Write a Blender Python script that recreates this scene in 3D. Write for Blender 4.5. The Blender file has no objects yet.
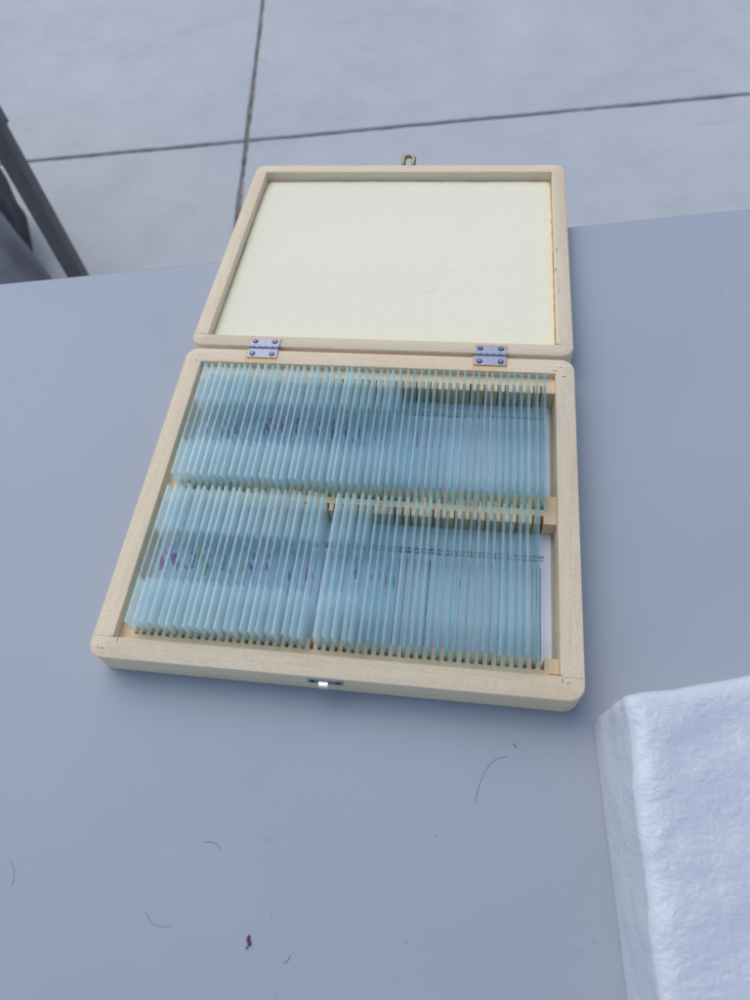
import bpy, bmesh, math, random
from mathutils import Vector, Matrix, noise

# ------------------------------------------------------------------ basics
S = 0.001085            # one drawing unit in metres
TZ = 0.74               # table top height in metres
GU = -TZ / S            # ground level in drawing units (table top = 0)
rnd = random.Random(7)
scene = bpy.context.scene
COL = scene.collection


def W(p):
    return Vector((p[0] * S, p[1] * S, p[2] * S + TZ))


# ------------------------------------------------------------------ camera
cam_data = bpy.data.cameras.new('camera')
cam = bpy.data.objects.new('camera', cam_data)
COL.objects.link(cam)
scene.camera = cam
R = Matrix(((0.9898600323, -0.0595309836, 0.1289696802),
            (0.1169465949, 0.8568968810, -0.5020470389),
            (-0.0806263626, 0.5120388631, 0.8551699201)))
cam.matrix_world = Matrix.Translation(W((158.5477, -79.0645, 298.6786))) @ R.to_4x4()
cam_data.sensor_fit = 'VERTICAL'
cam_data.sensor_height = 36.0
cam_data.lens = 36.0 * 0.6986
cam_data.clip_start = 0.01
cam_data.clip_end = 500
cam_data.dof.use_dof = True
cam_data.dof.focus_distance = 0.375
cam_data.dof.aperture_fstop = 11

# ------------------------------------------------------------------ light
world = bpy.data.worlds.new('World')
scene.world = world
world.use_nodes = True
wn = world.node_tree
for n in list(wn.nodes):
    wn.nodes.remove(n)
wo = wn.nodes.new('ShaderNodeOutputWorld')
wb = wn.nodes.new('ShaderNodeBackground')
sky = wn.nodes.new('ShaderNodeTexSky')
sky.sky_type = 'NISHITA'
sky.sun_disc = False
SUN_EL, SUN_AZ = math.radians(52), math.radians(-42)    # azimuth from +y towards +x
sky.sun_elevation = SUN_EL
sky.sun_rotation = SUN_AZ
sky.air_density = 1.0
sky.dust_density = 1.0
sky.ozone_density = 1.0
wb.inputs['Strength'].default_value = 0.12
wn.links.new(sky.outputs[0], wb.inputs[0])
wn.links.new(wb.outputs[0], wo.inputs[0])

sun_data = bpy.data.lights.new('sun', 'SUN')
sun_data.energy = 0.85
sun_data.angle = math.radians(60)
sun_data.color = (1.0, 0.96, 0.9)
sun = bpy.data.objects.new('sun', sun_data)
COL.objects.link(sun)
sd = Vector((math.sin(SUN_AZ) * math.cos(SUN_EL), math.cos(SUN_AZ) * math.cos(SUN_EL), math.sin(SUN_EL)))
sun.rotation_euler = (-sd).to_track_quat('-Z', 'Y').to_euler()

vs = scene.view_settings
vs.view_transform = 'Standard'
vs.look = 'None'
vs.gamma = 1
vs.use_curve_mapping = False
vs.exposure = 0.61
cy = scene.cycles
cy.max_bounces = 16
cy.diffuse_bounces = 7
cy.use_adaptive_sampling = True
cy.adaptive_threshold = 0.015
cy.glossy_bounces = 12
cy.transmission_bounces = 8
cy.transparent_max_bounces = 160
cy.caustics_reflective = True
cy.caustics_refractive = False
cy.sample_clamp_indirect = 6
cy.use_denoising = True


# ------------------------------------------------------------------ materials
def newmat(name):
    m = bpy.data.materials.new(name)
    m.use_nodes = True
    nt = m.node_tree
    for n in list(nt.nodes):
        nt.nodes.remove(n)
    out = nt.nodes.new('ShaderNodeOutputMaterial')
    return m, nt, out


def N(nt, typ, **kw):
    n = nt.nodes.new(typ)
    for k, v in kw.items():
        if k.startswith('i_'):
            n.inputs[k[2:].replace('_', ' ')].default_value = v
        else:
            setattr(n, k, v)
    return n


def L(nt, a, b):
    nt.links.new(a, b)


def ramp(nt, fac, stops):
    r = N(nt, 'ShaderNodeValToRGB')
    e = r.color_ramp.elements
    e[0].position, e[0].color = stops[0][0], (*stops[0][1], 1)
    e[1].position, e[1].color = stops[-1][0], (*stops[-1][1], 1)
    for p, c in stops[1:-1]:
        q = e.new(p)
        q.color = (*c, 1)
    L(nt, fac, r.inputs[0])
    return r.outputs[0]


def coords(nt, scale=(1, 1, 1), rot=(0, 0, 0), which='Object'):
    tc = N(nt, 'ShaderNodeTexCoord')
    mp = N(nt, 'ShaderNodeMapping')
    mp.inputs['Scale'].default_value = scale
    mp.inputs['Rotation'].default_value = rot
    L(nt, tc.outputs[which], mp.inputs[0])
    return mp.outputs[0]


def noisetex(nt, vec, scale, detail=4, rough=0.55, dist=0.0):
    n = N(nt, 'ShaderNodeTexNoise')
    n.inputs['Scale'].default_value = scale
    n.inputs['Detail'].default_value = detail
    n.inputs['Roughness'].default_value = rough
    n.inputs['Distortion'].default_value = dist
    L(nt, vec, n.inputs['Vector'])
    return n.outputs[0]


def mixc(nt, fac, a, b, mode='MIX'):
    m = N(nt, 'ShaderNodeMix', data_type='RGBA', blend_type=mode)
    for sock, v in ((m.inputs[0], fac), (m.inputs[6], a), (m.inputs[7], b)):
        if isinstance(v, bpy.types.NodeSocket):
            L(nt, v, sock)
        elif isinstance(v, (int, float)):
            sock.default_value = v
        else:
            sock.default_value = (*v, 1)
    return m.outputs[2]


def math_(nt, op, a, b=0.0):
    m = N(nt, 'ShaderNodeMath', operation=op)
    for i, v in enumerate((a, b)):
        if isinstance(v, bpy.types.NodeSocket):
            L(nt, v, m.inputs[i])
        else:
            m.inputs[i].default_value = v
    return m.outputs[0]


def bump(nt, h, strength, dist):
    b = N(nt, 'ShaderNodeBump')
    b.inputs['Strength'].default_value = strength
    b.inputs['Distance'].default_value = dist
    L(nt, h, b.inputs['Height'])
    return b.outputs[0]


def principled(nt, out, color, rough=0.6, metal=0.0, spec=0.5, normal=None):
    p = N(nt, 'ShaderNodeBsdfPrincipled')
    if isinstance(color, bpy.types.NodeSocket):
        L(nt, color, p.inputs['Base Color'])
    else:
        p.inputs['Base Color'].default_value = (*color, 1)
    if isinstance(rough, bpy.types.NodeSocket):
        L(nt, rough, p.inputs['Roughness'])
    else:
        p.inputs['Roughness'].default_value = rough
    p.inputs['Metallic'].default_value = metal
    p.inputs['Specular IOR Level'].default_value = spec
    if normal is not None:
        L(nt, normal, p.inputs['Normal'])
    L(nt, p.outputs[0], out.inputs[0])
    return p


def wood(name, grain='x', tint=(1, 1, 1), contrast=1.0):
    m, nt, out = newmat(name)
    if grain == 'x':
        v = coords(nt, (45, 900, 900)); v2 = coords(nt, (900, 1900, 1900)); v3 = coords(nt, (6, 60, 60))
    else:
        v = coords(nt, (900, 45, 900)); v2 = coords(nt, (1900, 900, 1900)); v3 = coords(nt, (60, 6, 60))
    n1 = noisetex(nt, v, 1.0, 3)
    n2 = noisetex(nt, v2, 1.0, 2, 0.7)
    n3 = noisetex(nt, v3, 1.0, 2)
    base = ramp(nt, n3, [(0.3, (0.78, 0.605, 0.385)), (0.7, (0.85, 0.69, 0.48))])
    c = mixc(nt, math_(nt, 'MULTIPLY', ramp(nt, n1, [(0.4, (0, 0, 0)), (0.75, (1, 1, 1))]), 0.35 * contrast), base, (0.56, 0.44, 0.31))
    c = mixc(nt, math_(nt, 'MULTIPLY', ramp(nt, n2, [(0.5, (0, 0, 0)), (0.68, (1, 1, 1))]), 0.42 * contrast), c, (0.50, 0.37, 0.25))
    c = mixc(nt, 1.0, c, tint, 'MULTIPLY')
    nb = bump(nt, n2, 0.25, 0.0002)
    principled(nt, out, c, 0.72, 0, 0.3, nb)
    return m


M = {}
M['wood_x'] = wood('pale_wood_grain_across', 'x')
M['wood_y'] = wood('pale_wood_grain_along', 'y')
M['wood_raw'] = wood('freshly_cut_wood', 'x', (1.12, 0.86, 0.60))
M['wood_slot'] = wood('slotted_wood', 'y', (0.97, 0.93, 0.86), 0.7)

m, nt, out = newmat('dark_seam'); principled(nt, out, (0.26, 0.19, 0.13), 0.9); M['seam'] = m

m, nt, out = newmat('table_plastic')
v = coords(nt)
f1 = noisetex(nt, v, 9, 3)
f2 = noisetex(nt, v, 700, 2, 0.6)
f3 = noisetex(nt, v, 330, 1, 0.5)
c = ramp(nt, f1, [(0.3, (0.335, 0.362, 0.395)), (0.7, (0.36, 0.386, 0.42))])
c = mixc(nt, math_(nt, 'MULTIPLY', ramp(nt, f3, [(0.765, (0, 0, 0)), (0.80, (1, 1, 1))]), 0.4), c, (0.12, 0.12, 0.13))
c = mixc(nt, math_(nt, 'MULTIPLY', ramp(nt, noisetex(nt, coords(nt, (1, 1, 1), (0.3, 0.2, 0.5)), 210, 1), [(0.83, (0, 0, 0)), (0.86, (1, 1, 1))]), 0.3), c, (0.7, 0.72, 0.75))
principled(nt, out, c, 0.5, 0, 0.35, bump(nt, f2, 0.12, 0.0002))
M['table'] = m

m, nt, out = newmat('concrete')
v = coords(nt)
a = noisetex(nt, v, 1.3, 5, 0.6)
b = noisetex(nt, v, 7, 6, 0.65)
d = noisetex(nt, v, 260, 3, 0.7)
st = noisetex(nt, coords(nt, (7, 18, 5), (0, 0, 0.5)), 1.0, 6, 0.7, 0.9)
c = ramp(nt, a, [(0.3, (0.48, 0.48, 0.47)), (0.7, (0.575, 0.57, 0.555))])
c = mixc(nt, math_(nt, 'MULTIPLY', ramp(nt, b, [(0.45, (0, 0, 0)), (0.75, (1, 1, 1))]), 0.42), c, (0.40, 0.405, 0.41))
c = mixc(nt, math_(nt, 'MULTIPLY', ramp(nt, st, [(0.57, (0, 0, 0)), (0.76, (1, 1, 1))]), 0.42), c, (0.30, 0.31, 0.33))
c = mixc(nt, math_(nt, 'MULTIPLY', ramp(nt, d, [(0.5, (0, 0, 0)), (0.8, (1, 1, 1))]), 0.45), c, (0.27, 0.27, 0.27))
principled(nt, out, c, 0.85, 0, 0.25, bump(nt, d, 0.3, 0.001))
M['concrete'] = m
m, nt, out = newmat('joint_dirt')
c = ramp(nt, noisetex(nt, coords(nt), 30, 4), [(0.35, (0.13, 0.105, 0.085)), (0.65, (0.34, 0.29, 0.24))])
principled(nt, out, c, 0.95); M['joint'] = m

m, nt, out = newmat('foam_sheet')
v = coords(nt)
d = noisetex(nt, v, 380, 3, 0.7)
c = ramp(nt, d, [(0.3, (0.89, 0.81, 0.57)), (0.7, (0.93, 0.86, 0.645))])
principled(nt, out, c, 0.85, 0, 0.2, bump(nt, d, 0.5, 0.0006)); M['foam'] = m

m, nt, out = newmat('packing_foam')
v = coords(nt)
d = noisetex(nt, coords(nt, (1, 1.2, 1)), 260, 3, 0.6, 0.6)
d2 = noisetex(nt, coords(nt, (1, 1.7, 1), (0, 0, .2)), 85, 4, 0.65, 1.0)
p = principled(nt, out, (0.58, 0.595, 0.62), 0.3, 0, 0.7,
               bump(nt, math_(nt, 'ADD', math_(nt, 'MULTIPLY', d, 0.9), d2), 0.45, 0.0013))
p.inputs['Subsurface Weight'].default_value = 0.3
p.inputs['Subsurface Radius'].default_value = (0.004, 0.004, 0.004)
M['packing'] = m

m, nt, out = newmat('paper')
principled(nt, out, (0.86, 0.87, 0.93), 0.6, 0, 0.3); M['paper'] = m
m, nt, out = newmat('ink'); principled(nt, out, (0.03, 0.03, 0.08), 0.6); M['ink'] = m
m, nt, out = newmat('plywood')
principled(nt, out, (0.55, 0.44, 0.31), 0.8); M['ply'] = m

m, nt, out = newmat('zinc_steel')
c = ramp(nt, noisetex(nt, coords(nt), 900, 2), [(0.3, (0.28, 0.30, 0.36)), (0.7, (0.42, 0.44, 0.50))])
principled(nt, out, c, 0.55, 0.8); M['steel'] = m
m, nt, out = newmat('bright_steel'); principled(nt, out, (0.8, 0.8, 0.82), 0.25, 1.0); M['bright'] = m
m, nt, out = newmat('screw_steel'); principled(nt, out, (0.07, 0.08, 0.10), 0.4, 0.8); M['screw'] = m
m, nt, out = newmat('dull_brass'); principled(nt, out, (0.30, 0.25, 0.15), 0.4, 0.8); M['brass'] = m

m, nt, out = newmat('leg_paint')
c = ramp(nt, noisetex(nt, coords(nt), 60, 3), [(0.3, (0.03, 0.03, 0.035)), (0.75, (0.055, 0.055, 0.06))])
principled(nt, out, c, 0.28, 0, 0.9); M['legpaint'] = m
m, nt, out = newmat('dark_fabric')
c = ramp(nt, noisetex(nt, coords(nt), 40, 3), [(0.3, (0.025, 0.026, 0.032)), (0.75, (0.05, 0.05, 0.06))])
principled(nt, out, c, 0.8, 0, 0.3, bump(nt, noisetex(nt, coords(nt), 900, 2), 0.4, 0.001)); M['fabric'] = m
m, nt, out = newmat('grey_plastic_sheet')
c = ramp(nt, noisetex(nt, coords(nt, (2, 14, 5), (0.2, 0.4, 1.1)), 1.3, 3, 0.55, 0.3), [(0.35, (0.17, 0.15, 0.155)), (0.65, (0.36, 0.33, 0.335))])
principled(nt, out, c, 0.4, 0, 0.5); M['grey_sheet'] = m
m, nt, out = newmat('grey_metal_legs'); principled(nt, out, (0.2, 0.2, 0.21), 0.45, 0.6); M['tleg'] = m
m, nt, out = newmat('dark_edge'); principled(nt, out, (0.09, 0.09, 0.10), 0.6); M['edge_dark'] = m
m, nt, out = newmat('hair'); principled(nt, out, (0.19, 0.20, 0.23), 0.6); M['hair'] = m
m, nt, out = newmat('dried_speck'); principled(nt, out, (0.11, 0.055, 0.07), 0.85); M['speck'] = m


def glassmat(name, tint, refl=1.0, diff=None, dw=0.0, rough=0.02):
    m, nt, out = newmat(name)
    t = N(nt, 'ShaderNodeBsdfTransparent'); t.inputs[0].default_value = (*tint, 1)
    g = N(nt, 'ShaderNodeBsdfGlossy'); g.inputs['Roughness'].default_value = rough
    g.inputs[0].default_value = (0.9, 0.97, 1, 1)
    lw = N(nt, 'ShaderNodeLayerWeight'); lw.inputs[0].default_value = 0.5
    sch = math_(nt, 'ADD', 0.045, math_(nt, 'MULTIPLY', 0.95, math_(nt, 'POWER', lw.outputs['Facing'], 5.0)))
    last = t.outputs[0]
    if diff:
        df = N(nt, 'ShaderNodeBsdfDiffuse'); df.inputs[0].default_value = (*diff, 1)
        tl = N(nt, 'ShaderNodeBsdfTranslucent'); tl.inputs[0].default_value = (*diff, 1)
        ms = N(nt, 'ShaderNodeMixShader'); ms.inputs[0].default_value = 0.5
        L(nt, df.outputs[0], ms.inputs[1]); L(nt, tl.outputs[0], ms.inputs[2])
        m2 = N(nt, 'ShaderNodeMixShader'); m2.inputs[0].default_value = dw
        L(nt, last, m2.inputs[1]); L(nt, ms.outputs[0], m2.inputs[2])
        last = m2.outputs[0]
    m3 = N(nt, 'ShaderNodeMixShader')
    L(nt, math_(nt, 'MULTIPLY', sch, refl), m3.inputs[0])
    L(nt, last, m3.inputs[1]); L(nt, g.outputs[0], m3.inputs[2])
    L(nt, m3.outputs[0], out.inputs[0])
    return m


M['glass'] = glassmat('clear_glass', (0.990, 0.998, 0.999), 0.9, (0.92, 0.985, 0.99), 0.03)
M['glass_edge'] = glassmat('glass_cut_edge', (0.62, 0.90, 0.90), 1.0, (0.66, 0.90, 0.94), 0.22, 0.1)
_nt = M['glass_edge'].node_tree
_oi = N(_nt, 'ShaderNodeObjectInfo')
_c = ramp(_nt, _oi.outputs['Random'], [(0.0, (0.30, 0.62, 0.64)), (0.6, (0.62, 0.90, 0.91)), (1.0, (0.97, 0.99, 0.99))])
for _n in _nt.nodes:
    if _n.bl_idname in ('ShaderNodeBsdfDiffuse', 'ShaderNodeBsdfTranslucent'):
        L(_nt, _c, _n.inputs[0])
M['frost'] = glassmat('frosted_glass', (0.99, 0.998, 0.998), 0.35, (0.97, 0.99, 0.99), 0.22, 0.4)
M['slip'] = glassmat('cover_glass', (0.985, 0.995, 0.995), 0.6)
M['frost_light'] = glassmat('lightly_frosted_glass', (0.992, 0.998, 0.998), 0.6, (0.95, 0.985, 0.985), 0.06, 0.2)
STAINS = {'purple': (0.48, 0.22, 0.55), 'blue': (0.20, 0.32, 0.60), 'green': (0.30, 0.62, 0.34),
          'pink': (0.80, 0.35, 0.52), 'amber': (0.75, 0.66, 0.30), 'dark': (0.25, 0.30, 0.36)}
for k_, c_ in STAINS.items():
    M['stain_' + k_] = glassmat('stain_' + k_, tuple(0.78 + 0.22 * x for x in c_), 0.2, c_, 0.3, 0.3)


# ------------------------------------------------------------------ mesh helpers
class MB:
    def __init__(self):
        self.v = []; self.f = []; self.mi = []

    def add(self, vs, fs, mi=0):
        o = len(self.v)
        self.v += [tuple(p) for p in vs]
        self.f += [tuple(i + o for i in f) for f in fs]
        self.mi += [mi] * len(fs)
        return self

    def box(self, x0, x1, y0, y1, z0, z1, mi=0):
        vs = [(x0, y0, z0), (x1, y0, z0), (x1, y1, z0), (x0, y1, z0), (x0, y0, z1), (x1, y0, z1), (x1, y1, z1), (x0, y1, z1)]
        return self.add(vs, [(0, 3, 2, 1), (4, 5, 6, 7), (0, 1, 5, 4), (1, 2, 6, 5), (2, 3, 7, 6), (3, 0, 4, 7)], mi)

    def rings(self, loops, closed=False, caps=False, mi=0):
        n = len(loops[0]); k = len(loops)
        vs = [p for lp in loops for p in lp]
        fs = []
        for r in range(k if closed else k - 1):
            a = r * n; b = ((r + 1) % k) * n
            for i in range(n):
                j = (i + 1) % n
                fs.append((a + i, a + j, b + j, b + i))
        if caps:
            fs.append(tuple(range(n))[::-1]); fs.append(tuple((k - 1) * n + i for i in range(n)))
        return self.add(vs, fs, mi)

    def tube(self, pts, r, seg=10, mi=0, flat=1.0):
        loops = []
        pts = [Vector(p) for p in pts]
        prev = None
        for i, p in enumerate(pts):
            d = (pts[min(i + 1, len(pts) - 1)] - pts[max(i - 1, 0)]).normalized()
            if prev is None:
                a = d.cross(Vector((0, 0, 1)))
                if a.length < 1e-3:
                    a = d.cross(Vector((1, 0, 0)))
            else:
                a = prev - d * prev.dot(d)
            a.normalize(); b = d.cross(a); prev = a
            rr = r[i] if isinstance(r, (list, tuple)) else r
            loops.append([p + a * rr * math.cos(t) + b * rr * flat * math.sin(t) for t in [2 * math.pi * k / seg for k in range(seg)]])
        return self.rings(loops, caps=True, mi=mi)

    def cyl(self, c, r, h, seg=20, axis='z', mi=0, bev=0.0):
        loops = []
        for (dz, rr) in ((0, r), (h - bev, r), (h, r - bev)) if bev else ((0, r), (h, r)):
            lp = []
            for k in range(seg):
                t = 2 * math.pi * k / seg
                if axis == 'z': lp.append((c[0] + rr * math.cos(t), c[1] + rr * math.sin(t), c[2] + dz))
                elif axis == 'x': lp.append((c[0] + dz, c[1] + rr * math.cos(t), c[2] + rr * math.sin(t)))
                else: lp.append((c[0] + rr * math.sin(t), c[1] + dz, c[2] + rr * math.cos(t)))
            loops.append(lp)
        return self.rings(loops, caps=True, mi=mi)

    def xf(self, fn):
        self.v = [tuple(fn(Vector(p))) for p in self.v]
        return self

    def build(self, name, mats, parent=None, world=False, smooth=False, bevel=0.0, angle=35):
        """vertices are in drawing units; children use the same origin as their thing"""
        me = bpy.data.meshes.new(name)
        me.from_pydata([(p[0] * S, p[1] * S, p[2] * S + (TZ if world else 0)) for p in self.v], [], self.f)
        if not isinstance(mats, (list, tuple)):
            mats = [mats]
        for mm in mats:
            me.materials.append(mm)
        for p, i in zip(me.polygons, self.mi):
            p.material_index = i
        bm = bmesh.new(); bm.from_mesh(me)
        bmesh.ops.recalc_face_normals(bm, faces=bm.faces)
        if bevel:
            es = [e for e in bm.edges if len(e.link_faces) == 2 and e.calc_face_angle(0) > math.radians(40)]
            bmesh.ops.bevel(bm, geom=es, offset=bevel * S, segments=2, profile=0.5, affect='EDGES', clamp_overlap=True)
        if smooth:
            for f in bm.faces: f.smooth = True
            for e in bm.edges:
                if len(e.link_faces) == 2 and e.calc_face_angle(0) > math.radians(angle):
                    e.smooth = False
        bm.to_mesh(me); bm.free()
        o = bpy.data.objects.new(name, me)
        COL.objects.link(o)
        if parent is not None:
            o.parent = parent
        return o


def thing(name, label, cat, loc=(0, 0, 0), group=None, rot=(0, 0, 0)):
    o = bpy.data.objects.new(name, None)
    o.empty_display_size = 0.02
    COL.objects.link(o)
    o.location = W(loc)
    o.rotation_euler = rot
    o['label'] = label; o['category'] = cat
    if group: o['group'] = group
    return o


def tag(o, label, cat, group=None):
    o['label'] = label; o['category'] = cat
    if group: o['group'] = group
    return o


def rrect(x0, x1, y0, y1, r, z, seg=6):
    pts = []
    for cx, cy_, a0 in ((x1 - r, y1 - r, 0), (x0 + r, y1 - r, 90), (x0 + r, y0 + r, 180), (x1 - r, y0 + r, 270)):
        for k in range(seg + 1):
            t = math.radians(a0 + 90 * k / seg)
            pts.append((cx + r * math.cos(t), cy_ + r * math.sin(t), z))
    return pts


def frame_mesh(x0, x1, y0, y1, z0, z1, w, r=7.0):
    """box frame with rounded outer corners; faces sorted into front/back (grain x) and sides (grain y)"""
    b = 0.6
    loops = [rrect(x0 + b, x1 - b, y0 + b, y1 - b, r - b, z0), rrect(x0, x1, y0, y1, r, z0 + b),
             rrect(x0, x1, y0, y1, r, z1 - b), rrect(x0 + b * .35, x1 - b * .35, y0 + b * .35, y1 - b * .35, r - b * .35, z1 - b * .35),
             rrect(x0 + b, x1 - b, y0 + b, y1 - b, r - b, z1)]
    wi = w - 0.3
    loops += [rrect(x0 + wi, x1 - wi, y0 + wi, y1 - wi, .5, z1), rrect(x0 + w, x1 - w, y0 + w, y1 - w, .4, z1 - 0.3),
              rrect(x0 + w, x1 - w, y0 + w, y1 - w, .4, z0)]
    mb = MB().rings(loops, closed=True)
    # the side rails get their own grain
    for i, f in enumerate(mb.f):
        c = sum((Vector(mb.v[k]) for k in f), Vector()) / len(f)
        dx = min(c.x - x0, x1 - c.x); dy = min(c.y - y0, y1 - c.y)
        mb.mi[i] = 1 if dx < dy else 0
    return mb


# ------------------------------------------------------------------ setting
TH = math.radians(8.2)
JX, JY = -422.0, 1487.0     # where two joints cross
SL = 1480.0                 # slab size
GAP = 10.5


def slab_pt(u, v):
    return (JX + u * math.cos(TH) - v * math.sin(TH), JY + u * math.sin(TH) + v * math.cos(TH))


mb = MB().add([(-90000, -90000, GU - 6), (90000, -90000, GU - 6), (90000, 90000, GU - 6), (-90000, 90000, GU - 6)], [(0, 1, 2, 3)])
g = mb.build('ground', M['joint'], world=True); g['kind'] = 'structure'


def slab_loop(u0, v0, inset, z, seed, n=46):
    pts = []
    a, b_ = GAP / 2 + inset, SL - GAP / 2 - inset
    cs = [(a, a), (b_, a), (b_, b_), (a, b_)]
    for k in range(4):
        p, q = cs[k], cs[(k + 1) % 4]
        nrm = (0, 1) if k % 2 == 0 else (1, 0)
        for i in range(n):
            t = i / n
            x = p[0] + (q[0] - p[0]) * t; y = p[1] + (q[1] - p[1]) * t
            j = 2.2 * noise.noise(Vector((x * 0.012 + seed, y * 0.012, seed * 3.1))) + 2.2 * noise.noise(Vector((x * 0.05, y * 0.05 + seed, seed))) + 1.2 * noise.noise(Vector((x * 0.2, y * 0.2 + seed, seed)))
            if i == 0: j = 0
            X, Y = slab_pt(u0 + x + nrm[0] * j, v0 + y + nrm[1] * j)
            pts.append((X, Y, z))
    return pts


pv = MB()
sn = 0
for iu in range(-6, 7):
    for iv in range(-5, 9):
        sn += 1
        u0, v0 = iu * SL, iv * SL
        near = abs(iu) <= 1 and -1 <= iv <= 1
        n_ = 120 if near else 6
        lo = slab_loop(u0, v0, 0, GU - 6, sn, n_); mi_ = slab_loop(u0, v0, 0, GU - 2.5, sn, n_); hi = slab_loop(u0, v0, 2.5, GU, sn, n_)
        o = len(pv.v)
        pv.rings([lo, mi_, hi])
        pv.f.append(tuple(o + 2 * len(lo) + i for i in range(len(lo)))); pv.mi.append(0)
pav = pv.build('pavement', M['concrete'], world=True); pav['kind'] = 'structure'
# far ground beyond the slabs
far = MB()
e0, e1 = -6 * SL, 7 * SL
f0, f1 = -5 * SL, 9 * SL
BIG = 80000
for (a0, a1, b0, b1) in ((-BIG, BIG, f1, BIG), (-BIG, BIG, -BIG, f0), (-BIG, e0, f0, f1), (e1, BIG, f0, f1)):
    far.add([(*slab_pt(a0, b0), GU - 1), (*slab_pt(a1, b0), GU - 1), (*slab_pt(a1, b1), GU - 1), (*slab_pt(a0, b1), GU - 1)], [(0, 1, 2, 3)])
fo = far.build('distant_pavement', M['concrete'], world=True); fo['kind'] = 'structure'

# ------------------------------------------------------------------ table
TA = math.atan2(323.7 - 243.7, 323.3 + 152.0)          # direction of its far edge
ex = Vector((math.cos(TA), math.sin(TA), 0)); ey = Vector((-math.sin(TA), math.cos(TA), 0))
E0 = Vector((-152.0, 243.7, 0))


def tab(u, v, z=0):
    p = E0 + ex * u + ey * v
    return (p.x, p.y, z)


TL, TW, TTH = 1686.0, 700.0, 38.0
U0 = -560.0
tb = thing('folding_table', 'long grey plastic folding table holding the open wooden slide box', 'table', tab(U0 + TL / 2, -TW / 2, GU))
tb.rotation_euler = (0, 0, TA)
HZ = -GU
lo = []
for ins, z in ((9, HZ - TTH), (2, HZ - TTH), (0, HZ - TTH + 2), (0, HZ - 2.2), (0.6, HZ - 0.8), (2.2, HZ)):
    lo.append(rrect(-TL / 2 + ins, TL / 2 - ins, -TW / 2 + ins, TW / 2 - ins, 34, z, 8))
MB().rings(lo, caps=True).build('tabletop', M['table'], tb, smooth=True)
MB().rings([rrect(-TL / 2 - o_, TL / 2 + o_, -TW / 2 - o_, TW / 2 + o_, 34 + o_, HZ + z_, 8) for o_, z_ in ((-.5, -5), (1.6, -5), (1.6, -2.4), (-.5, -2.0))],
           closed=True).build('edge_strip', M['edge_dark'], tb, smooth=True)  # thin dark ring round the tabletop, just under its upper edge
for sx in (-1, 1):
    for sy in (-1, 1):
        x = sx * (TL / 2 - 150); y = sy * (TW / 2 - 90)
        MB().tube([(x, y, 0), (x, y, HZ - TTH)], 12, 16).build('leg', M['tleg'], tb, smooth=True)
    x = sx * (TL / 2 - 150)
    MB().tube([(x, -TW / 2 + 90, 160), (x, TW / 2 - 90, 160)], 9, 12).build('crossbar', M['tleg'], tb, smooth=True)

# ------------------------------------------------------------------ wooden slide box
BW, BD, BH, RW = 210.0, 178.0, 16.7, 9.6
box = thing('slide_box', 'open pale wooden slide box with hinged lid laid back on grey table', 'box')
base = frame_mesh(0, BW, 0, BD, 0, BH, RW).build('base_frame', [M['wood_x'], M['wood_y']], box, smooth=True)
MB().box(RW + .05, BW - RW - .05, RW + .05, BD - RW - .05, 0.15, 1.3).build('bottom_panel', M['ply'], box)

NS = 50
PITCH = 3.606


def slot_x(i):
    return 17.1 + i * PITCH


SW = 0.85       # half slot width


def comb(mb, y_core0, y_core1, y_t0, y_t1, z0, z1):
    """a strip with teeth between y_t0..y_t1 and solid between y_core0..y_core1"""
    xs = [RW + .06] + [slot_x(i) for i in range(NS)] + [BW - RW - .06]
    for i in range(NS + 1):
        a = xs[i] + (SW if i > 0 else 0); b_ = xs[i + 1] - (SW if i < NS else 0)
        mb.box(a, b_, y_t0, y_t1, z0, z1)


RZ = 11.6
mb = MB(); mb.box(RW + .06, BW - RW - .06, RW + .06, 13.4, 1.35, RZ); comb(mb, 0, 0, 13.4, 18.4, 1.35, RZ)
mb.build('front_rail', M['wood_slot'], box)
mb = MB(); mb.box(RW + .06, BW - RW - .06, 86.4, 89.7, 1.35, RZ); comb(mb, 0, 0, 82.1, 86.4, 1.35, RZ); comb(mb, 0, 0, 89.7, 97.0, 1.35, RZ)
mb.build('middle_rail', M['wood_slot'], box)
mb = MB(); mb.box(RW + .06, BW - RW - .06, 162.6, BD - RW - .06, 1.35, 13.2); comb(mb, 0, 0, 158.0, 162.6, 1.35, 13.2)
mb.build('back_rail', M['wood_slot'], box)

# printed index sheets on the floor of the box, one in front of and one behind the middle rail
for (y0, y1, first, ynum, yl1) in ((18.5, 82.0, 51, 69.0, 64.5), (97.1, 157.9, 1, 150.5, 146.0)):
    sh = MB().box(RW + 1.2, BW - RW - 1.4, y0, y1, 1.34, 1.52).build('index_sheet', M['paper'], box)
    ln = MB(); tx = MB()
    for i in range(NS):
        x = slot_x(NS - 1 - i) + 0.4
        ln.box(x - .16, x + .16, y0 + 1.5, yl1, 1.50, 1.56)
    ln.build('printed_lines', M['ink'], sh)
    for i in range(NS):
        x = slot_x(NS - 1 - i) + 0.4
        cu = bpy.data.curves.new('number', 'FONT')
        cu.body = str(first + i); cu.size = 3.5; cu.align_x = 'CENTER'; cu.align_y = 'CENTER'; cu.offset = 0.05
        to = bpy.data.objects.new('number', cu)
        me = bpy.data.meshes.new_from_object(to)
        vs_ = []
        for v_ in me.vertices:
            q = v_.co
            vs_.append((x + q.y, ynum - q.x, 1.54))
        tx.add(vs_, [tuple(p.vertices) for p in me.polygons])
        bpy.data.objects.remove(to); bpy.data.meshes.remove(me); bpy.data.curves.remove(cu)
    tx.build('printed_numbers', M['ink'], sh)

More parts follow.
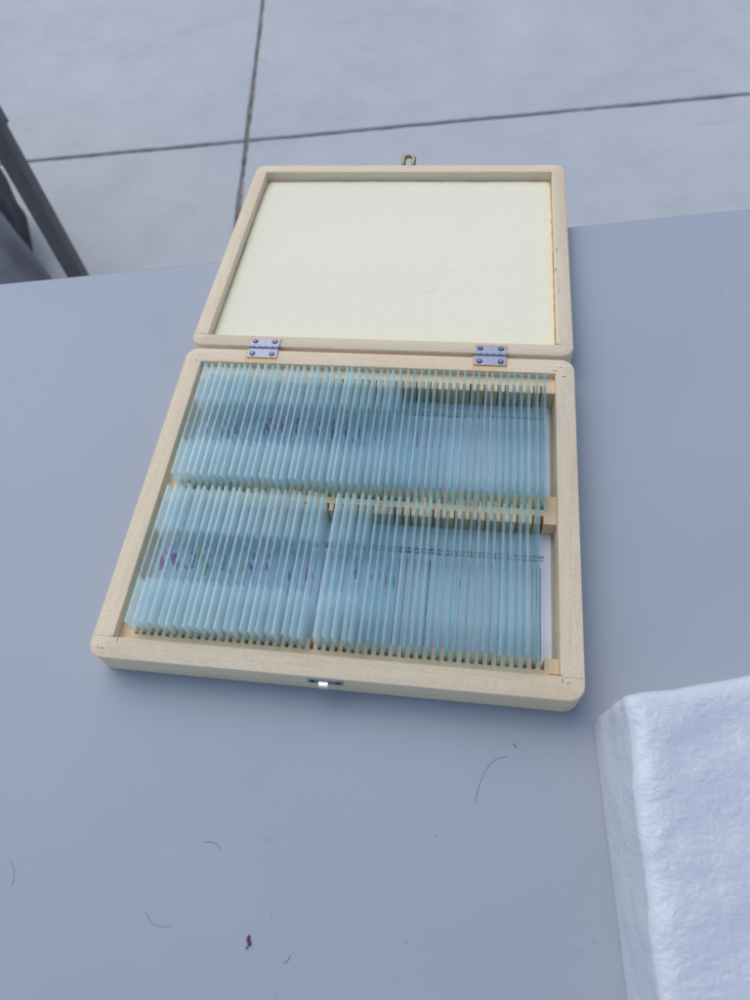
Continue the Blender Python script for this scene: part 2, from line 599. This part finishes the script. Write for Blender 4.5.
# small dark cracks and pins at the finger joints of the frame corners
for (x, y, dx, dy) in ((198.5, 10.3, 5, .35), (201, 8.0, .5, 1.6), (203.5, 7.2, 1.6, .4), (12, 8.5, .35, 2.4), (9.0, 9.7, 2.6, .3), (6.2, 4.0, 1.5, .4),
                       (200, 170.2, 2.5, .45), (204.5, 166.5, 1.8, .6), (203, 172.5, 1.6, .4), (7.0, 168.8, .35, 2.2), (4.5, 4.2, .35, 1.2)):
    MB().box(x - dx / 2, x + dx / 2, y - dy / 2, y + dy / 2, BH - 0.3, BH + 0.02).build('joint_crack', M['seam'], base)
for (a, b_) in ((0.7, RW - .4), (BW - RW + .4, BW - .7)):
    MB().box(a, b_, RW - .07, RW + .07, BH - .3, BH + .015).build('joint_line', M['seam'], base)

# lid: hinge line at y = LY0, leans on the table's far edge
LY0, LTH, LDEP = 180.65, math.radians(-3.27), 11.5
LDEPTH = 178.0


def lid(p):
    c, s = math.cos(LTH), math.sin(LTH)
    y, z = p[1], p[2] - BH
    return Vector((p[0], LY0 + y * c - z * s, BH + y * s + z * c))


lidf = frame_mesh(0, BW, 0, LDEPTH, BH - LDEP, BH, 8.3).xf(lid).build('lid_frame', [M['wood_x'], M['wood_y']], box, smooth=True)
MB().box(8.35, BW - 8.35, 8.35, LDEPTH - 8.35, BH - LDEP + .1, BH - 8.6).xf(lid).build('lid_panel', M['ply'], lidf)
# foam liner: slightly wavy pillow that swells up to the frame
nx, ny = 90, 76
mb = MB(); vs_ = []; fs_ = []
for j in range(ny + 1):
    for i in range(nx + 1):
        u, v = i / nx, j / ny
        x = 8.7 + u * (BW - 17.4); y = 8.6 + v * (LDEPTH - 17.2)
        e = min(u, 1 - u) * 193; e2 = min(v, 1 - v) * 161
        z = -4.6 + 0.5 * noise.noise(Vector((x * .02, y * .02, 1))) + 0.12 * noise.noise(Vector((x * .2, y * .2, 2)))
        z -= 1.0 * math.exp(-min(e, e2) / 1.2)
        if v > 0.9: z -= 1.2 * (v - 0.9) / 0.1
        wob = 0.35 * noise.noise(Vector((x * .15, y * .15, 5)))
        if i in (0, nx): x += wob
        if j in (0, ny): y += wob * 1.2
        vs_.append((x, y, BH + z))
for j in range(ny):
    for i in range(nx):
        a = j * (nx + 1) + i
        fs_.append((a, a + 1, a + nx + 2, a + nx + 1))
nb_ = len(vs_)
bd = [i for i in range(nx + 1)] + [(j + 1) * (nx + 1) - 1 for j in range(1, ny + 1)] + [ny * (nx + 1) + i for i in range(nx - 1, -1, -1)] + [j * (nx + 1) for j in range(ny - 1, 0, -1)]
for k in bd:
    vs_.append((vs_[k][0], vs_[k][1], BH - 8.5))
for k in range(len(bd)):
    k2 = (k + 1) % len(bd)
    fs_.append((bd[k], bd[k2], nb_ + k2, nb_ + k))
mb.add(vs_, fs_).xf(lid).build('foam_liner', M['foam'], lidf, smooth=True, angle=60)
for (x, y, dx, dy) in ((203, 88, .4, 4), (201.9, 70, .5, 3.2), (203.5, 52, .4, 2), (202, 8.8, 3, .4), (205, 150, .4, 1.5), (205.4, 162, .5, .9), (204.8, 132, .5, .7), (5, 9, 3, .3)):
    MB().box(x - dx / 2, x + dx / 2, y - dy / 2, y + dy / 2, BH - .3, BH + .02).xf(lid).build('joint_crack', M['seam'], lidf)
for (a, b_) in ((0.7, 8.1), (BW - 8.1, BW - .7)):
    MB().box(a, b_, 8.2, 8.34, BH - .3, BH + .015).xf(lid).build('joint_line', M['seam'], lidf)

# hinges
for hx in (34.6, 158.2):
    w_ = 17.0
    # a pale freshly cut recess shows round each leaf
    MB().box(hx - .8, hx + w_ + .8, 169.3, 177.9, BH - .4, BH + .06).build('hinge_recess', M['wood_raw'], box)
    MB().box(hx - .8, hx + w_ + .8, 0.1, 7.2, BH - .4, BH + .06).xf(lid).build('hinge_recess', M['wood_raw'], box)
    h = MB().box(hx, hx + w_, 171.9, 178.4, BH + .1, BH + .65).build('hinge', M['steel'], box, bevel=.15)
    MB().box(hx, hx + w_, -.4, 5.6, BH + .1, BH + .65).xf(lid).build('lid_leaf', M['steel'], h, bevel=.15)
    pin = MB()
    for k in range(5):
        pin.cyl((hx + k * w_ / 5 + .15, 179.4, BH + .55), .95, w_ / 5 - .3, 14, 'x', bev=.12)
    pin.build('knuckle', M['steel'], h, smooth=True)
    for sx in (3.0, 14.0):
        for (yy, fn) in ((174.6, None), (3.1, lid)):
            sc_ = MB()
            sc_.cyl((hx + sx, yy, BH + .5), 1.55, .6, 18, bev=.3)
            ring = MB()
            sc_.box(hx + sx - .95, hx + sx + .95, yy - .17, yy + .17, BH + 1.08, BH + 1.13, 1)
            sc_.box(hx + sx - .17, hx + sx + .17, yy - .95, yy + .95, BH + 1.085, BH + 1.135, 1)
            if fn: sc_.xf(fn)
            sc_.build('screw', [M['screw'], M['steel']], h, smooth=True)

# closing eye on the lid's far edge and the hook plate on the box front
pts = []
for k in range(13):
    t = math.pi * k / 12
    pts.append((106.0 - 3.5 * math.cos(t), LDEPTH + 5.8 + 3.6 * math.sin(t), BH + .4 + .4 * math.sin(t)))
pts = [(pts[0][0], LDEPTH + .2, BH - 2.0), (pts[0][0], LDEPTH + 1.6, BH - .6)] + pts + [(pts[-1][0], LDEPTH + 1.6, BH - .6), (pts[-1][0], LDEPTH + .2, BH - 2.0)]
MB().tube(pts, 1.45, 12).xf(lid).build('latch_eye', M['brass'], box, smooth=True)
lt = MB().box(97.5, 112.5, -.55, .05, BH - 6.0, BH - 1.3).build('latch', M['steel'], box, bevel=.15)
pts = [(104.6, -.6, BH - 2.4), (104.6, -2.2, BH - 2.0), (104.6, -3.0, BH - 3.2), (104.6, -2.9, BH - 7.0), (104.6, -2.2, BH - 8.6)]
loops = []
for p in pts:
    loops.append([(p[0] - 1.9, p[1] - .25, p[2]), (p[0] + 1.9, p[1] - .25, p[2]), (p[0] + 1.9, p[1] + .25, p[2] + .3), (p[0] - 1.9, p[1] + .25, p[2] + .3)])
MB().rings(loops, caps=True).build('hook', M['bright'], lt, smooth=True)
for x in (99.6, 110.4):
    MB().cyl((x, -1.0, BH - 3.6), 1.1, .5, 14, 'y', bev=0).build('screw', M['screw'], lt)

# ------------------------------------------------------------------ microscope slides
SLEN, SHGT, STHK = 70.0, 23.4, 1.0
SZ0 = 1.57


def edge_slab(mb, x0, x1, y0, y1, z0, z1):
    vs = [(x0, y0, z0), (x1, y0, z0), (x1, y1, z0), (x0, y1, z0), (x0, y0, z1), (x1, y0, z1), (x1, y1, z1), (x0, y1, z1)]
    mb.add(vs, [(1, 2, 6, 5), (3, 0, 4, 7)], 0)
    mb.add(vs, [(0, 3, 2, 1), (4, 5, 6, 7), (0, 1, 5, 4), (2, 3, 7, 6)], 1)


gl = MB(); edge_slab(gl, -STHK / 2, STHK / 2, 0, SLEN, 0, SHGT)
proto = thing('microscope_slide', 'x', 'glass slide')
glass_o = gl.build('glass', [M['glass'], M['glass_edge']], proto)


def frost_mb(y0, y1):
    m_ = MB()
    for s in (-1, 1):
        x = s * (STHK / 2 + .012)
        a, b_ = sorted((x, x + s * .05))
        m_.box(a, b_, y0, y1, .05, SHGT - .05)
    return m_


frost_a = frost_mb(.05, 21.5).build('frosted_end', M['frost'], proto)
frost_b = frost_mb(SLEN - 23.5, SLEN - .05).build('frosted_end', M['frost'], proto)
clear_a = frost_a.copy(); clear_a.data = frost_a.data.copy(); clear_b = frost_b.copy(); clear_b.data = frost_b.data.copy()
for q_ in (clear_a, clear_b):
    q_.data.materials[0] = M['frost_light']
slip_o = MB().box(STHK / 2 + .02, STHK / 2 + .18, 25.5, 43.0, 2.6, 20.6).build('cover_slip', M['slip'], proto)

spec_meshes = {}
for key in STAINS:
    for var in range(2):
        r2 = random.Random(hash((len(key), var)) % 1000 + ord(key[0]))
        mb = MB()
        nblob = r2.choice((1, 2, 3, 4))
        for b_ in range(nblob):
            cy_, cz = 34 + r2.uniform(-4, 4), 15.5 + r2.uniform(-3.5, 3.5)
            ry, rz = r2.uniform(.9, 3.0), r2.uniform(.9, 3.2)
            lp1 = []; lp2 = []
            for k in range(16):
                t = 2 * math.pi * k / 16
                q = 1 + .45 * noise.noise(Vector((math.cos(t) * 1.3, math.sin(t) * 1.3, b_ * 3 + var * 7 + ord(key[1]))))
                lp1.append((STHK / 2 + .19, cy_ + ry * q * math.cos(t), cz + rz * q * math.sin(t)))
                lp2.append((STHK / 2 + .26, cy_ + ry * q * math.cos(t), cz + rz * q * math.sin(t)))
            mb.rings([lp1, lp2], caps=True)
        o_ = mb.build('specimen', M['stain_' + key])
        spec_meshes[(key, var)] = o_.data
        bpy.data.objects.remove(o_)

ORD = ['', 'first', 'second', 'third', 'fourth', 'fifth', 'sixth', 'seventh', 'eighth', 'ninth', 'tenth', 'eleventh', 'twelfth', 'thirteenth',
       'fourteenth', 'fifteenth', 'sixteenth', 'seventeenth', 'eighteenth', 'nineteenth', 'twentieth', 'twenty-first', 'twenty-second',
       'twenty-third', 'twenty-fourth', 'twenty-fifth']


def slide_label(row, i):
    if row == 'back':
        if i == 0: return 'clear glass slide with frosted ends at the left end of the back row'
        if i == 49: return 'clear glass slide standing on edge at the right end of the back row'
        if i < 25: return 'glass slide with frosted ends, %s from the left in the back row' % ORD[i + 1]
        return 'clear glass slide on edge, %s from the right in the back row' % ORD[50 - i]
    if i == 0: return 'glass slide with frosted ends at the left end of the front row'
    if i == 21: return 'glass slide just left of the empty gap within the front row'
    if i == 23: return 'glass slide just right of the empty gap within the front row'
    if i == 48: return 'glass slide beside the empty slot at the right end of the front row'
    if i < 12: return 'glass slide with frosted ends, %s from the left in the front row' % ORD[i + 1]
    if i < 22: return 'glass slide with frosted ends, %s to the left of the gap in the front row' % ORD[22 - i]
    if i < 36: return 'clear glass slide on edge, %s to the right of the gap in the front row' % ORD[i - 22]
    return 'clear glass slide on edge, %s from the right in the front row' % ORD[49 - i]


stain_at = {('back', 4): 'green', ('back', 5): 'pink', ('back', 6): 'dark', ('back', 9): 'amber', ('back', 10): 'dark', ('back', 11): 'purple', ('back', 12): 'purple',
            ('back', 13): 'purple', ('back', 14): 'green', ('back', 15): 'dark', ('back', 17): 'green', ('back', 19): 'amber', ('back', 20): 'dark', ('back', 21): 'dark',
            ('back', 22): 'dark', ('back', 26): 'pink', ('back', 34): 'blue',
            ('front', 1): 'pink', ('front', 3): 'purple', ('front', 4): 'blue', ('front', 6): 'amber', ('front', 7): 'green', ('front', 8): 'dark', ('front', 9): 'dark',
            ('front', 10): 'blue', ('front', 12): 'amber', ('front', 13): 'purple', ('front', 14): 'green', ('front', 18): 'blue', ('front', 29): 'pink', ('front', 40): 'green'}
first = True
for row, ys, skip in (('back', 90.1, ()), ('front', 13.8, (22, 49))):
    for i in range(NS):
        if i in skip: continue
        if first:
            r_ = proto; first = False
        else:
            r_ = proto.copy(); COL.objects.link(r_)
            for ch in ((glass_o, frost_a, frost_b, slip_o) if i < (30 if row == 'back' else 28) else (glass_o, clear_a, clear_b, slip_o)):
                c_ = ch.copy(); COL.objects.link(c_); c_.parent = r_
        r_['label'] = slide_label(row, i); r_['category'] = 'glass slide'; r_['group'] = 'glass slides standing in the %s row of the box' % row
        lean = math.radians(rnd.gauss(0, .85))
        yaw = math.radians(rnd.gauss(0, .16))
        x = slot_x(i) + rnd.uniform(-.12, .12)
        r_.location = W((x, ys + rnd.uniform(-.25, .9), SZ0 + abs(math.sin(lean)) * .5))
        r_.rotation_euler = (0, lean, yaw)
        key = stain_at.get((row, i))
        if key is None and rnd.random() < .25:
            key = rnd.choice(list(STAINS))
        if key:
            so = bpy.data.objects.new('specimen', spec_meshes[(key, rnd.randrange(2))])
            COL.objects.link(so); so.parent = r_

# ------------------------------------------------------------------ wrapped parcel at the right
bm = bmesh.new()
bmesh.ops.create_cube(bm, size=2.0)
bmesh.ops.subdivide_edges(bm, edges=bm.edges[:], cuts=63, use_grid_fill=True)
A, B, C_, D_ = Vector((215.3, -2.6)), Vector((345, 36)), Vector((372, -170)), Vector((231, -185))
At, Bt, Ct, Dt = Vector((218.6, -3.4)), Vector((342, 30)), Vector((368, -168)), Vector((229.0, -183))
for v in bm.verts:
    u, w, h = (v.co.x + 1) / 2, (v.co.y + 1) / 2, (v.co.z + 1) / 2
    bot = (D_ * (1 - u) + C_ * u) * (1 - w) + (A * (1 - u) + B * u) * w
    top = (Dt * (1 - u) + Ct * u) * (1 - w) + (At * (1 - u) + Bt * u) * w
    p = bot * (1 - h) + top * h
    z = 41.8 * h
    x, y = p
    if h > .999:
        eu = min(u, 1 - u) * 135; ew = min(w, 1 - w) * 185
        dd = min(eu, ew); z += 3.2 * (1 - math.exp(-dd / 4.0)); fd = min(1, dd / 5)
        z += 2.2 * noise.noise(Vector((x * .018, y * .018, 3))) - 2.5 * u
        z += fd * (1.3 * noise.noise(Vector((x * .05, y * .08, 9))) + .4 * noise.noise(Vector((x * .3, y * .4, 4)))) - 9 * max(0, u - .25) * max(0, .7 - w)
    else:
        z += h * (2.2 * noise.noise(Vector((x * .018, y * .018, 3))) - 2.5 * u)
    rg = h * h * math.exp(-u * 135 / 25)
    x += rg * (2.6 * noise.noise(Vector((y * .03, 5, 5))) + 1.0 * noise.noise(Vector((y * .11, 7, 5))))
    z -= rg * (1.5 + 1.8 * noise.noise(Vector((y * .05, 1, 5))))
    k = math.sin(math.pi * min(1, h))
    x += .9 * k * noise.noise(Vector((y * .05, z * .07, 2))) + .5 * h * noise.noise(Vector((y * .2, z * .12, 6)))
    y += 1.2 * k * noise.noise(Vector((x * .05, z * .07, 8))) + (1.3 * noise.noise(Vector((x * .06, 3, 3))) if w > .98 else 0)
    v.co = (x * S, y * S, z * S + TZ)
me = bpy.data.meshes.new('wrapped_parcel')
for f in bm.faces: f.smooth = True
bm.to_mesh(me); bm.free()
me.materials.append(M['packing'])
po = bpy.data.objects.new('wrapped_parcel', me); COL.objects.link(po)
tag(po, 'parcel wrapped in wrinkled white packing foam on table at right', 'parcel')

# ------------------------------------------------------------------ canopy leg beyond the table
LX, LY = -540.0, 815.0
cl = thing('canopy_leg', 'black square telescoping metal canopy leg standing on the pavement', 'pole', (LX, LY, GU), rot=(0, 0, math.radians(2)))


def sq(h, z, r=2.0):
    return rrect(-h, h, -h, h, r, z, 3)


MB().rings([sq(13, 1), sq(13, 460)], caps=True).build('inner_tube', M['legpaint'], cl, smooth=True)
MB().rings([sq(16, 445), sq(16, 1500)], caps=True).build('outer_tube', M['legpaint'], cl, smooth=True)
MB().rings([sq(16.4, 443), sq(16.4, 449)], caps=True).build('collar', M['legpaint'], cl, smooth=True)
MB().rings([rrect(-32, 32, -32, 32, 6, 0, 4), rrect(-32, 32, -32, 32, 6, 3.5, 4)], caps=True).build('foot_plate', M['legpaint'], cl, smooth=True)


# ------------------------------------------------------------------ bags beside the leg
def blob(name, mat, c, rx, ry, rz, rot, power, amp, seed, nu=72, nv=40, fold=0.0):
    mb = MB(); vs = []; fs = []
    for j in range(nv + 1):
        ph = -math.pi / 2 + math.pi * j / nv
        for i in range(nu):
            th = 2 * math.pi * i / nu
            cp, sp, ct, st_ = math.cos(ph), math.sin(ph), math.cos(th), math.sin(th)
            f_ = lambda a: math.copysign(abs(a) ** power, a)
            q = Vector((f_(cp) * f_(ct), f_(cp) * f_(st_), f_(sp)))
            k = 1 + amp * noise.noise(q * 2.2 + Vector((seed, 0, 0))) + fold * abs(noise.noise(Vector((q.x * 6, q.y * 6, q.z * 1.2 + seed))))
            x, y, z = q.x * rx * k, q.y * ry * k, q.z * rz * k
            z = max(z, -rz * .92)
            X = c[0] + x * math.cos(rot) - y * math.sin(rot); Y = c[1] + x * math.sin(rot) + y * math.cos(rot)
            vs.append((X, Y, GU + rz * .92 + z))
    for j in range(nv):
        for i in range(nu):
            a = j * nu + i; b_ = j * nu + (i + 1) % nu
            fs.append((a, b_, b_ + nu, a + nu))
    mb.add(vs, fs)
    return mb.build(name, mat, world=True, smooth=True, angle=80)


o = blob('duffel_bag', M['fabric'], (-930, 1010), 215, 150, 122, math.radians(-60), .75, .10, 3)
tag(o, 'dark rounded fabric bag on the pavement behind the grey plastic bag', 'bag')
ridge = [(-1250, 1330, -330), (-1100, 1250, -325), (-949, 1153, -330), (-850, 1062, -348), (-774, 982, -370), (-715, 925, -398), (-676, 889, -430), (-661, 882, -490),
         (-650, 881, -560), (-648, 886, -620), (-652, 895, -681)]
fine = []
for a in range(len(ridge) - 1):
    for t in range(10):
        fine.append(Vector(ridge[a]).lerp(Vector(ridge[a + 1]), t / 10))
fine.append(Vector(ridge[-1]))
lps = []
for k, p in enumerate(fine):
    hgt = p.z - GU
    lp = []
    for m_ in range(41):
        t = m_ / 40          # 0 = front foot, .62 = ridge, 1 = back foot
        if t < .62:
            q = t / .62
            off = Vector((-150, -300, 0)) * (1 - q) * min(1, .1 + hgt / 200); z = hgt * (q ** .8)
        else:
            q = (t - .62) / .38
            off = Vector((-30, 40, 0)) * q * min(1, .05 + hgt / 250); z = hgt * (1 - q)
        crease = 1 - abs(t - .62) * .3
        w_ = min(1, abs(t - .62) * 5) * min(1, hgt / 120)
        n1 = abs(noise.noise(Vector((k * .13 + t * 2, t * 2.2, 4)))) * 34 * w_
        n2 = noise.noise(Vector((k * .45, t * 5, 9))) * 7 * w_
        lp.append((p.x + off.x - n1 * .4 + n2, p.y + off.y - n1 + n2, GU + max(0.0, z + n2)))
    lps.append(lp)
mb = MB(); vs_ = [q for lp in lps for q in lp]; fs_ = []
for k in range(len(lps) - 1):
    for m_ in range(40):
        a = k * 41 + m_
        fs_.append((a, a + 1, a + 42, a + 41))
fs_.append(tuple(range(41)))
mb.add(vs_, fs_)
o = mb.build('plastic_bag', M['grey_sheet'], world=True, smooth=True, angle=80)
tag(o, 'crumpled grey plastic bag on the pavement beside the canopy leg', 'bag')

# ------------------------------------------------------------------ small debris lying on the table
HS = 0.45
hairs = [([(181.1, -20.1), (176.5, -21.6), (172.6, -26.5), (170.4, -32.5), (169.1, -38.7)], .17, 'long thin curved hair on the table below the box corner'),
         ([(64.9, -64.2), (67.5, -63.9), (69.6, -64.5), (71.6, -65.9)], .22, 'short curved dark fibre on the table left of centre foreground'),
         ([(47.7, -90.1), (50.5, -92.6), (54, -94.0), (58.4, -93.4)], .14, 'faint wavy hair on the table at lower left'),
         ([(-12.5, -79), (-9.8, -81.5), (-8.2, -84.5), (-7.9, -88)], .15, 'faint curled fibre near the left edge of the table view'),
         ([(103.5, -99.5), (104.6, -98.6), (105.3, -97.0)], .22, 'tiny dark fibre right of the reddish speck on the table'),
         ([(183.4, -14.6), (184.8, -16.2)], .42, 'tiny black crumb on the table just above the long curved hair')]
for pts, r_, lab in hairs:
    fine = []
    for a in range(len(pts) - 1):
        for t in range(4):
            s = t / 4
            p0 = Vector(pts[max(a - 1, 0)]); p1 = Vector(pts[a]); p2 = Vector(pts[a + 1]); p3 = Vector(pts[min(a + 2, len(pts) - 1)])
            q = .5 * ((2 * p1) + (p2 - p0) * s + (2 * p0 - 5 * p1 + 4 * p2 - p3) * s * s + (-p0 + 3 * p1 - 3 * p2 + p3) * s ** 3)
            fine.append((q.x, q.y, r_ * HS))
    fine.append((pts[-1][0], pts[-1][1], r_ * HS))
    o = MB().tube(fine, r_ * HS, 6)\
        .build('crumb' if 'crumb' in lab else 'hair', M['hair'], world=True, smooth=True)
    tag(o, lab, 'crumb' if 'crumb' in lab else 'hair')
mb = MB()
for (cx, cy_, rx, ry) in ((88.9, -93.8, .7, 1.2), (89.6, -95.2, .75, 1.1), (88.9, -96.6, .3, .4)):
    l0 = []; l1 = []; l2 = []
    for k in range(12):
        t = 2 * math.pi * k / 12
        q = 1 + .4 * noise.noise(Vector((math.cos(t), math.sin(t), cx)))
        l0.append((cx + rx * q * math.cos(t), cy_ + ry * q * math.sin(t), .0)); l1.append((cx + .9 * rx * q * math.cos(t), cy_ + .9 * ry * q * math.sin(t), .4))
        l2.append((cx + .4 * rx * q * math.cos(t), cy_ + .4 * ry * q * math.sin(t), .7))
    mb.rings([l0, l1, l2], caps=True)
tag(mb.build('speck', M['speck'], world=True, smooth=True), 'small reddish brown dried speck on the table in the foreground', 'speck')
rr = random.Random(3)
